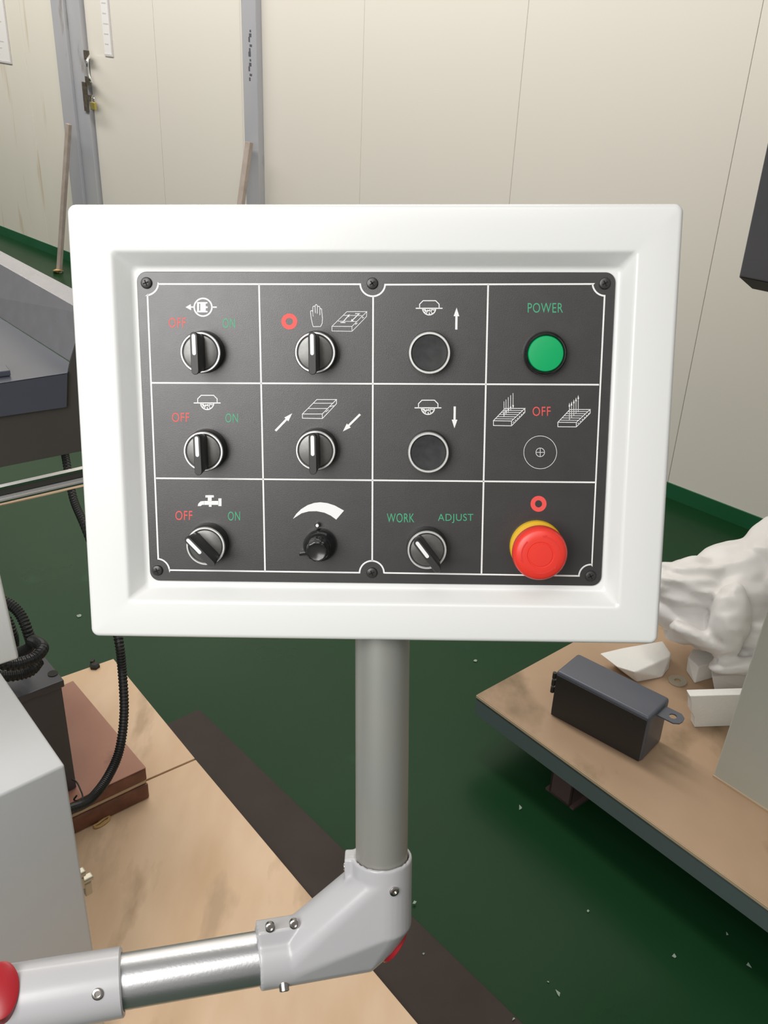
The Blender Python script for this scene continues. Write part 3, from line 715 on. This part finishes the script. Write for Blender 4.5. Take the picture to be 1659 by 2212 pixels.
Ink(790, 820, 3.016).arrow((580, 175), (578, 317), 15, 56, 37).make('printed_symbol', 'print', 'white down arrow')
Ink(290, 820, 3.072).arrow((937, 340), (1048, 224), 15, 56, 37).make('printed_symbol', 'print', 'white arrow to upper right')
Ink(290, 820, 3.072).arrow((1499, 230), (1384, 344), 15, 56, 37).make('printed_symbol', 'print', 'white arrow to lower left')
T2 = Ink(290, 820, 3.072).line([(1116, 228), (1212, 132), (1342, 132), (1248, 228)], 4.5, True).line([(1116, 228), (1116, 256), (1249, 258), (1342, 160), (1342, 132)], 4.5).line([(1248, 228), (1249, 258)], 4.5)
T2.line([(1190, 157), (1322, 157)], 4).line([(1155, 192), (1286, 192)], 4).line([(1300, 180), (1325, 172)], 4).line([(1270, 215), (1290, 200)], 4)
T2.make('printed_symbol', 'print', 'white striped slab')
def magnet(c, tops, updir, lab):
    I = Ink(790, 820, 3.016); (x0, y0), (x1, y1), (x2, y2), (x3, y3), hb2 = c
    I.line([(x0, y0), (x1, y1), (x2, y2), (x3, y3)], 4.5, True).line([(x0, y0), (x0, y0 + hb2), (x3, y3 + hb2), (x2, y2 + hb2 * .82), (x2, y2)], 4.5).line([(x3, y3), (x3, y3 + hb2)], 4.5)
    for k_ in (.17, .34, .51, .68, .84): I.line([(x0 + (x1 - x0) * k_, y0 + (y1 - y0) * k_), (x3 + (x2 - x3) * k_, y3 + (y2 - y3) * k_)], 3.8)
    for i in range(6): 
        k_ = .1 + i * .15; xx = x3 + (x2 - x3) * k_; yy = y3 + (y2 - y3) * k_ + hb2 * .5; I.line([(xx, yy + 3), (xx + 7, yy - 4)], 4)
    for (x, ya, yb) in tops:
        if updir: I.arrow((x, yb), (x, ya), 3.6, 26, 11)
        else: I.arrow((x, ya), (x, yb), 3.6, 26, 11)
    I.make('printed_symbol', 'print', lab)
magnet(((832, 268), (908, 188), (1037, 188), (950, 270), 31), ((901, 142, 245), (914, 130, 230), (929, 115, 215), (944, 102, 203), (960, 88, 192)), False, 'white slab with arrows pointing down')
magnet(((1252, 278), (1330, 195), (1462, 195), (1372, 279), 29), ((1327, 150, 262), (1341, 142, 252), (1356, 128, 235), (1370, 115, 222), (1385, 100, 212)), True, 'white slab with arrows pointing up')
Ink(790, 820, 3.016).circle(1137, 474, 107, 3.2, n=64).circle(1137, 474, 28, 3.6).line([(1108, 474), (1166, 474)], 3.4).line([(1137, 446), (1137, 502)], 3.4).make('printed_symbol', 'print', 'thin white circle with a small crossed circle')
TP = Ink(290, 1030, 3.072).rect(472, 122, 528, 137).rect(488, 137, 514, 162).rect(462, 160, 562, 186).rect(495, 184, 513, 199).rect(558, 143, 579, 194)
TP.poly([(466, 160), (466, 186), (450, 186), (441, 194), (421, 194), (425, 178), (440, 163)]).make('printed_symbol', 'print', 'white water tap')
Ink(290, 1030, 3.072).poly([(1053, 279), (1075, 246), (1108, 214), (1150, 188), (1195, 173), (1235, 169), (1280, 174), (1330, 190), (1392, 224), (1340, 284), (1305, 258), (1262, 238), (1210, 228), (1160, 229), (1110, 242)]).make('printed_symbol', 'print', 'white widening curved speed scale')
# lettering
def text(txt, x0, y0, x1, y1, m_, label):
    cu = bpy.data.curves.new('t', 'FONT'); cu.body = txt; cu.resolution_u = 4; cu.offset = -0.003; cu.space_character = 1.08
    o = bpy.data.objects.new('t', cu); COL.objects.link(o)
    dg = bpy.context.evaluated_depsgraph_get(); me = bpy.data.meshes.new_from_object(o.evaluated_get(dg))
    vs = [v.co.copy() for v in me.vertices]; fs = [tuple(p.vertices) for p in me.polygons]
    bpy.data.objects.remove(o); bpy.data.curves.remove(cu); bpy.data.meshes.remove(me)
    ax, bx_ = min(v.x for v in vs), max(v.x for v in vs); ay, by = min(v.y for v in vs), max(v.y for v in vs)
    out = []
    for v in vs:
        s_ = (v.x - ax) / (bx_ - ax); t_ = (v.y - ay) / (by - ay)
        out.append(l2(x0 + (x1 - x0) * s_, y1 + (y0 - y1) * t_))
    return obj('printed_word', (out, fs), m_, plate, world=False, label=label)
text('OFF', 364.5, 686.5, 401.5, 707.5, 'pred', 'red word OFF'); text('ON', 481, 687.5, 508, 708.5, 'pgreen', 'green word ON')
text('OFF', 371.5, 891.5, 409, 911.5, 'pred', 'red word OFF'); text('ON', 487, 893, 514, 912.5, 'pgreen', 'green word ON')
text('OFF', 379, 1103.5, 415.5, 1123.5, 'pred', 'red word OFF'); text('ON', 492.5, 1105, 518.5, 1124.5, 'pgreen', 'green word ON')
text('POWER', 1140, 654.5, 1216, 675.5, 'pgreen', 'green word POWER'); text('OFF', 1150.5, 878.5, 1189.5, 898.5, 'pred', 'red word OFF')
text('WORK', 835.8, 1109, 895, 1128.5, 'pgreen', 'green word WORK'); text('ADJUST', 946, 1110, 1022.5, 1130, 'pgreen', 'green word ADJUST')
# screws
def place(o, px, py, z, rot=0.0):
    p = L3(px, py, z); o.location = (p.x, p.y, ZP + .0001); o.rotation_euler = (0, 0, math.radians(rot))
def cross_g(z, s_, w_):
    return join(box((-s_, -w_, z), (2 * s_, 0, 0), (0, 2 * w_, 0), (0, 0, .0005)), box((-w_, -s_, z), (2 * w_, 0, 0), (0, 2 * s_, 0), (0, 0, .0005)))
sc0 = obj('plate_screw', lathe([(0, 0), (.0041, 0), (.0041, .0008), (.0036, .0018), (.0024, .0022), (0, .0023)], 24), 'screw', panel, world=False, smooth=True)
obj('cross_slot', cross_g(.00195, .0021, .00042), 'slot', sc0, world=False)
for i, (x, y, r_2) in enumerate(((315, 611, 20), (804, 612, 35), (1307, 612, 30), (339, 1233, 20), (803, 1238, 25), (1276, 1245, 30))):
    s_ = sc0 if i == 0 else copy_tree(sc0, panel); place(s_, x, y, ZP + .002, r_2)
# selector switches
def stadium(x0, y0, x1, y1, z, n=6):
    r = (x1 - x0) / 2; cx = (x0 + x1) / 2; out = []
    for i in range(n + 1): t = math.pi * i / n; out.append(Vector((cx + r * math.cos(t), y1 - r + r * math.sin(t), z)))
    for i in range(n + 1): t = math.pi + math.pi * i / n; out.append(Vector((cx + r * math.cos(t), y0 + r + r * math.sin(t), z)))
    return out
ZB = 0.013
sel = obj('selector_switch', lathe([(0, 0), (.0152, 0), (.0150, .003), (.0147, ZB - .0015), (.0143, ZB - .001), (.0120, ZB - .001), (.0120, ZB - .004), (0, ZB - .004)], 48), 'bplast', panel, world=False, smooth=True)
obj('bezel_ring', lathe([(.0144, ZB - .0012), (.0143, ZB - .0002), (.0139, ZB + .0003), (.0131, ZB + .0003), (.0127, ZB - .0004), (.0127, ZB - .0012), (.0144, ZB - .0012)], 56), 'satin', sel, world=False, smooth=True, label='bright metal ring')
obj('insert', lathe([(.0122, ZB - .0035), (.0122, ZB - .0010), (.0118, ZB - .0004), (.0090, ZB + .0001), (0, ZB + .0004)], 48), 'disc', sel, world=False, smooth=True)
gl_ = [stadium(-.0036, -.0128, .0036, .0128, ZB - .002), stadium(-.0031, -.0136, .0031, .0136, ZB + .006), stadium(-.0027, -.0146, .0027, .0146, ZB + .0182), stadium(-.0023, -.0142, .0023, .0142, ZB + .0190)]
obj('grip', loft(gl_), 'gplast', sel, world=False, smooth=True)
obj('pointer_mark', loft([stadium(-.00125, -.0012, .00125, .0132, ZB + .01902), stadium(-.00125, -.0012, .00125, .0132, ZB + .0192)]), 'print', sel, world=False, label='white pointer line')
for i, (x, y, ang) in enumerate(((432.6, 761.5, 0.5), (680.5, 761.5, 0.3), (439, 975.5, 1), (681.5, 973.5, 0.5), (443.8, 1180, 43), (922.5, 1188.5, 37))):
    s_ = sel if i == 0 else copy_tree(sel, panel); place(s_, x, y, ZP + ZB, ang)
# push buttons
ZU = 0.010
pbn = obj('push_button', lathe([(0, 0), (.0154, 0), (.0151, .003), (.0148, ZU - .002), (.0146, ZU - .001), (0, ZU - .001)], 48), 'bplast', panel, world=False, smooth=True)
obj('bezel_ring', lathe([(.0148, ZU - .002), (.0148, ZU - .0006), (.0143, ZU + .0003), (.0132, ZU + .0003), (.0128, ZU - .0006), (.0128, ZU - .002)], 56), 'satin', pbn, world=False, smooth=True, label='bright metal ring')
obj('button_cap', lathe([(.0126, ZU - .003), (.0126, ZU - .0006), (.0122, ZU + .0001), (.0080, ZU - .0003), (0, ZU - .0005)], 48), 'cap', pbn, world=False, smooth=True)
place(pbn, 928, 762.5, ZP + ZU); s_ = copy_tree(pbn, panel); place(s_, 925.5, 978, ZP + ZU)
# green indicator
lampo = obj('power_lamp', lathe([(0, 0), (.0158, 0), (.0157, .004), (.0152, .0075), (.0140, .0095), (.0134, .0100), (.0128, .0094), (.0126, .0075), (0, .0075)], 56), 'gloss', panel, world=False, smooth=True)
obj('lens', lathe([(.0125, .007), (.0125, .0092), (.0120, .0098), (.0080, .0102), (0, .0104)], 48), 'lamp', lampo, world=False, smooth=True, label='green lens')
place(lampo, 1179, 764, ZP + .009)
# speed knob
kn = obj('speed_knob', lathe([(0, 0), (.0110, 0), (.0122, .0010), (.0122, .0045), (.0118, .0060), (.0100, .0100), (.0088, .0120), (0, .0120)], 48), 'gloss', panel, world=False, smooth=True)
V, Fc, nn_ = [], [], 60
prf = [(.0088, .011), (.0086, .014), (.0079, .0225), (.0073, .0240), (.0066, .0243)]
for r, z in prf:
    for i in range(nn_):
        t = 2 * math.pi * i / nn_; r2 = r * (1 - 0.055 * (0.5 + 0.5 * math.cos(t * 12)))
        V.append(Vector((r2 * math.cos(t), r2 * math.sin(t), z)))
for k_ in range(len(prf) - 1):
    for i in range(nn_): Fc.append((k_ * nn_ + i, k_ * nn_ + (i + 1) % nn_, (k_ + 1) * nn_ + (i + 1) % nn_, (k_ + 1) * nn_ + i))
b0_ = len(V) - nn_
obj('fluted_cap', (V, Fc), 'gloss', kn, world=False, smooth=True)
obj('cap_insert', lathe([(.0067, .0242), (.0062, .0240), (.004, .0233), (0, .0231)], 40), mat('dished black insert', (0.05, 0.05, 0.05), 0.22, metal=0.6), kn, world=False, smooth=True)
place(kn, 690, 1178, ZP + .004)
pg = obj('index_peg', join(lathe([(0, 0), (.0019, 0), (.0019, .004), (.0012, .0045), (0, .0045)], 16)), 'gloss', panel, world=False, smooth=True)
obj('peg_tip', lathe([(0, .0045), (.0013, .0045), (.0011, .0052), (0, .0054)], 14), 'print', pg, world=False); place(pg, 685.5, 1135, ZP + .004)
pg2 = obj('index_tab', join(box((-.0035, -.0012, .001), (.006, 0, 0), (0, .0024, 0), (0, 0, .006))), 'gloss', panel, world=False, bevel=.0004); place(pg2, 657, 1195, ZP + .005, 10)
# emergency stop
es = obj('emergency_stop', lathe([(0, 0), (.0196, 0), (.0196, .0030), (.0190, .0040), (.0150, .0045), (.0110, .0050), (.0105, .0200), (0, .0200)], 56), 'yellow', panel, world=False, smooth=True)
obj('mushroom_head', lathe([(.0090, .0150), (.0180, .0150), (.0193, .0165), (.0198, .0200), (.0196, .0235), (.0186, .0262), (.0165, .0276), (.0120, .0282), (.0096, .0283), (.0092, .0279), (.0086, .0279), (.0083, .0284), (0, .0288)], 64), 'mush', es, world=False, smooth=True, label='red mushroom head')
g = []
for a0_ in (15, 135, 255):
    pts = [Vector((.0135 * math.cos(math.radians(a0_ + i * 6)), .0135 * math.sin(math.radians(a0_ + i * 6)), .0281)) for i in range(11)]
    V_, F_ = ribbon(pts, .0012); g.append((V_, F_))
    e_ = pts[-1]; tn = Vector((-e_.y, e_.x, 0)).normalized(); rd_ = Vector((e_.x, e_.y, 0)).normalized()
    g.append(([e_ + tn * .003, e_ + rd_ * .0016, e_ - rd_ * .0016], [(0, 1, 2)]))
obj('twist_arrows', join(*g), mat('moulded red arrow', (0.72, 0.035, 0.028), 0.45), es, world=False)
place(es, 1159, 1181.5, ZP + .003)

# ================================================================ SUPPORT ARM
arm = thing('support_arm', 'grey pipe arm with cast elbow fittings carrying the white panel', 'support arm', D(820, 2060, .84))
du_ = bw                                         # the pipe runs down parallel to the panel
cen0 = PL(826, 1400, org - nw * .040, nw); cen1 = PL(824.5, 1860, org - nw * .040, nw)
ax1 = (cen1 - cen0).normalized(); dep = proj(cen0)[2]; r1 = 59.5 * dep / F * 0.985
ptop = cen0 - ax1 * (proj(cen0)[1] - 1385) / F * dep * 0.98 - ax1 * 0.0
# start just under the housing
s0_ = (PI @ cen0).y; want = oy0 - 0.0012
ptop = cen0 + ax1 * ((s0_ - want))
def along(py):
    lo, hi = 0, .5
    for _ in range(40):
        m_ = (lo + hi) / 2
        if proj(cen0 + ax1 * m_)[1] < py: lo = m_
        else: hi = m_
    return cen0 + ax1 * lo
J1 = along(2062)
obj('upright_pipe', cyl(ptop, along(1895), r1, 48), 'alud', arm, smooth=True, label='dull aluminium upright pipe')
jd = proj(J1)[2]
J2 = D(266, 2120, jd - 0.035)
ax2 = (D(266, 2120, jd - .035) - D(559, 2070, jd - .012)).normalized()
J1b = J1
def al2(px):
    base = D(559, 2070, jd - .012); lo, hi = -.6, .6
    for _ in range(40):
        m_ = (lo + hi) / 2
        if proj(base + ax2 * m_)[0] > px: lo = m_
        else: hi = m_
    return base + ax2 * lo
obj('horizontal_pipe', cyl(al2(600), al2(240), r1, 48), 'alu', arm, smooth=True, label='bright aluminium horizontal pipe')
ro = r1 * 1.17
V1a, V1b, V1c = along(1846), along(1880), along(1992)
def ringpts(c, d, r, n=32):
    m_ = axis_m(c, d); return [m_ @ Vector((r * math.cos(2 * math.pi * i / n), r * math.sin(2 * math.pi * i / n), 0)) for i in range(n)]
q1, q2, q3 = al2(556), al2(622), al2(792)
back = -(nw)
def sleeve(p0, p1, r_o, r_i, n=40):
    h = (p1 - p0).length
    return lathe([(r_i, 0), (r_i + .0008, -.0006), (r_o - .001, 0), (r_o, .001), (r_o, h), (r_i, h), (r_i, 0)], n, axis_m(p0, p1 - p0))
mid0 = (V1c + q3) / 2; sph = [mid0 + v * ro * .93 for v in [Vector((math.cos(a_2) * math.cos(b_3), math.sin(a_2) * math.cos(b_3), math.sin(b_3))) for a_2 in [i * .2618 for i in range(24)] for b_3 in [j * .2618 for j in range(-6, 7)]]]
body = hull(sph + ringpts(V1b, ax1, ro) + ringpts(V1c, ax1, ro) + ringpts(q2, ax2, ro) + ringpts(q3, ax2, ro))
sideL = C2W @ Vector((-1, 0, 0)); sideL = (sideL - ax1 * sideL.dot(ax1)).normalized(); fr = ax1.cross(sideL)
if fr.dot(CAM - J1) < 0: fr = -fr
lug1 = box(V1a + sideL * ro * 0.72 - fr * .011 + ax1 * .001, sideL * ro * .50, fr * .018, ax1 * .052)
up2 = C2W @ Vector((0, -1, 0)); up2 = (up2 - ax2 * up2.dot(ax2)).normalized(); fr2 = ax2.cross(up2)
if fr2.dot(CAM - J1) < 0: fr2 = -fr2
lug2 = box(q1 - ax2 * .001 + up2 * ro * .60 - fr2 * .008, -ax2 * .042, up2 * ro * .55, fr2 * .0265)
def bore(p0, p1, r_o, extra):
    return lathe([(0, .012), (r1 + .0008, .012), (r1 + .0008, 0), (r_o - .0012, 0), (r_o, .0012), (r_o, extra), (0, extra)], 48, axis_m(p0, p1 - p0))
elbow = obj('elbow_fitting', join(body, bore(V1a, V1b, ro, (V1b - V1a).length + .01), bore(q1, q2, ro, (q2 - q1).length + .01), lug1, lug2), 'cast', arm, smooth=True)
remesh(elbow, 0.0013, 4)
# red plug behind the outer corner
mid = (V1c + q3) / 2; cornr = along(2062); outd = (cornr - mid).normalized()
cd_ = ((V1c - fr * 0 + -sideL * ro) + (q3 - up2 * ro)) / 2
axd = (V1c - sideL * ro - (q3 - up2 * ro)).normalized(); capn = axd.cross(nw).normalized()
if capn.dot(outd) < 0: capn = -capn
mc = axis_m(cd_ - nw * 0.004 - capn * .002, capn); 
g = lathe([(0, 0), (1, 0), (1, .0032), (.85, .0045), (0, .0052)], 40)
hl = (V1c - sideL * ro - (q3 - up2 * ro)).length / 2 * 0.62
cd_ = mid + capn * (ro * .93 - .0035)
capv = []
sy = nw.cross(capn).normalized()
for v in g[0]: capv.append(cd_ - nw * 0.004 - capn * .001 + axd * v.x * hl + nw * v.y * r1 * .86 + capn * v.z)
obj('red_cap', (capv, g[1]), 'red', elbow, smooth=True, label='red oval plug')
def setscrew(c, d, parent, r=.0040, prot=.0018):
    m_ = axis_m(c, d)
    s_ = obj('set_screw', lathe([(0, -.004), (r, -.004), (r, prot - .0006), (r * .8, prot), (r * .52, prot), (r * .52, prot - .0015), (0, prot - .0015)], 20, m_), 'bolt', parent, smooth=True)
    return s_
def surf(px, py, o_, ax, r):                      # where the pixel's ray meets a cylinder
    rd = ray(px, py).normalized(); oc = CAM - o_
    dd_ = rd - ax * rd.dot(ax); oo_ = oc - ax * oc.dot(ax)
    A_2, B_2, C_2 = dd_.dot(dd_), 2 * dd_.dot(oo_), oo_.dot(oo_) - r * r
    disc = B_2 * B_2 - 4 * A_2 * C_2
    t_ = (-B_2 - math.sqrt(max(disc, 0))) / (2 * A_2); p = CAM + rd * t_
    nn = (p - o_) - ax * (p - o_).dot(ax); return p, nn.normalized()
p, n = surf(851, 1925, V1a, ax1, ro); setscrew(p, n, elbow)
setscrew(PL(584, 2004, q1 + fr2 * .0185, fr2), fr2, elbow, prot=.0012)
setscrew(PL(636, 1997, q1 + fr2 * .0185, fr2), fr2, elbow, prot=.0012)
p, n = surf(613, 2128, q1, ax2, ro); setscrew(p, (n - up2 * .8).normalized(), elbow, prot=.005)
for yy in (1872, 1912):
    c_ = along(yy) + sideL * ro * 1.215 ; setscrew(c_, sideL, elbow, r=.0032, prot=.0012)
# far left fitting
e0, e1_ = al2(266), al2(-60); h = (e1_ - e0).length; re = r1 * 1.24
endf = obj('end_fitting', lathe([(0, .012), (r1 + .0008, .012), (r1 + .0008, 0), (re - .0012, 0), (re, .0012), (re * 1.02, h * .55), (re * 1.02, h), (0, h)], 48, axis_m(e0, e1_ - e0)), 'cast', arm, smooth=True)
p, n = surf(211, 2147, e0, ax2, re); setscrew(p, n, endf, r=.0045)
fl_ = []
c_ = al2(8); p, n = surf(2, 2140, e0, ax2, re * 1.02)
m_ = axis_m(p + n * 0.0005, (n + ax2 * -.0).normalized())
t_ax = (ax2 - n * ax2.dot(n)).normalized(); o_ax = n.cross(t_ax)
g = lathe([(0, -.012), (1, -.012), (1, .0015), (.85, .0032), (0, .004)], 40)
obj('red_cap', ([p + t_ax * (v.x * .0135) + o_ax * (v.y * .0215) + n * v.z for v in g[0]], g[1]), 'red', endf, smooth=True, label='red oval plug')
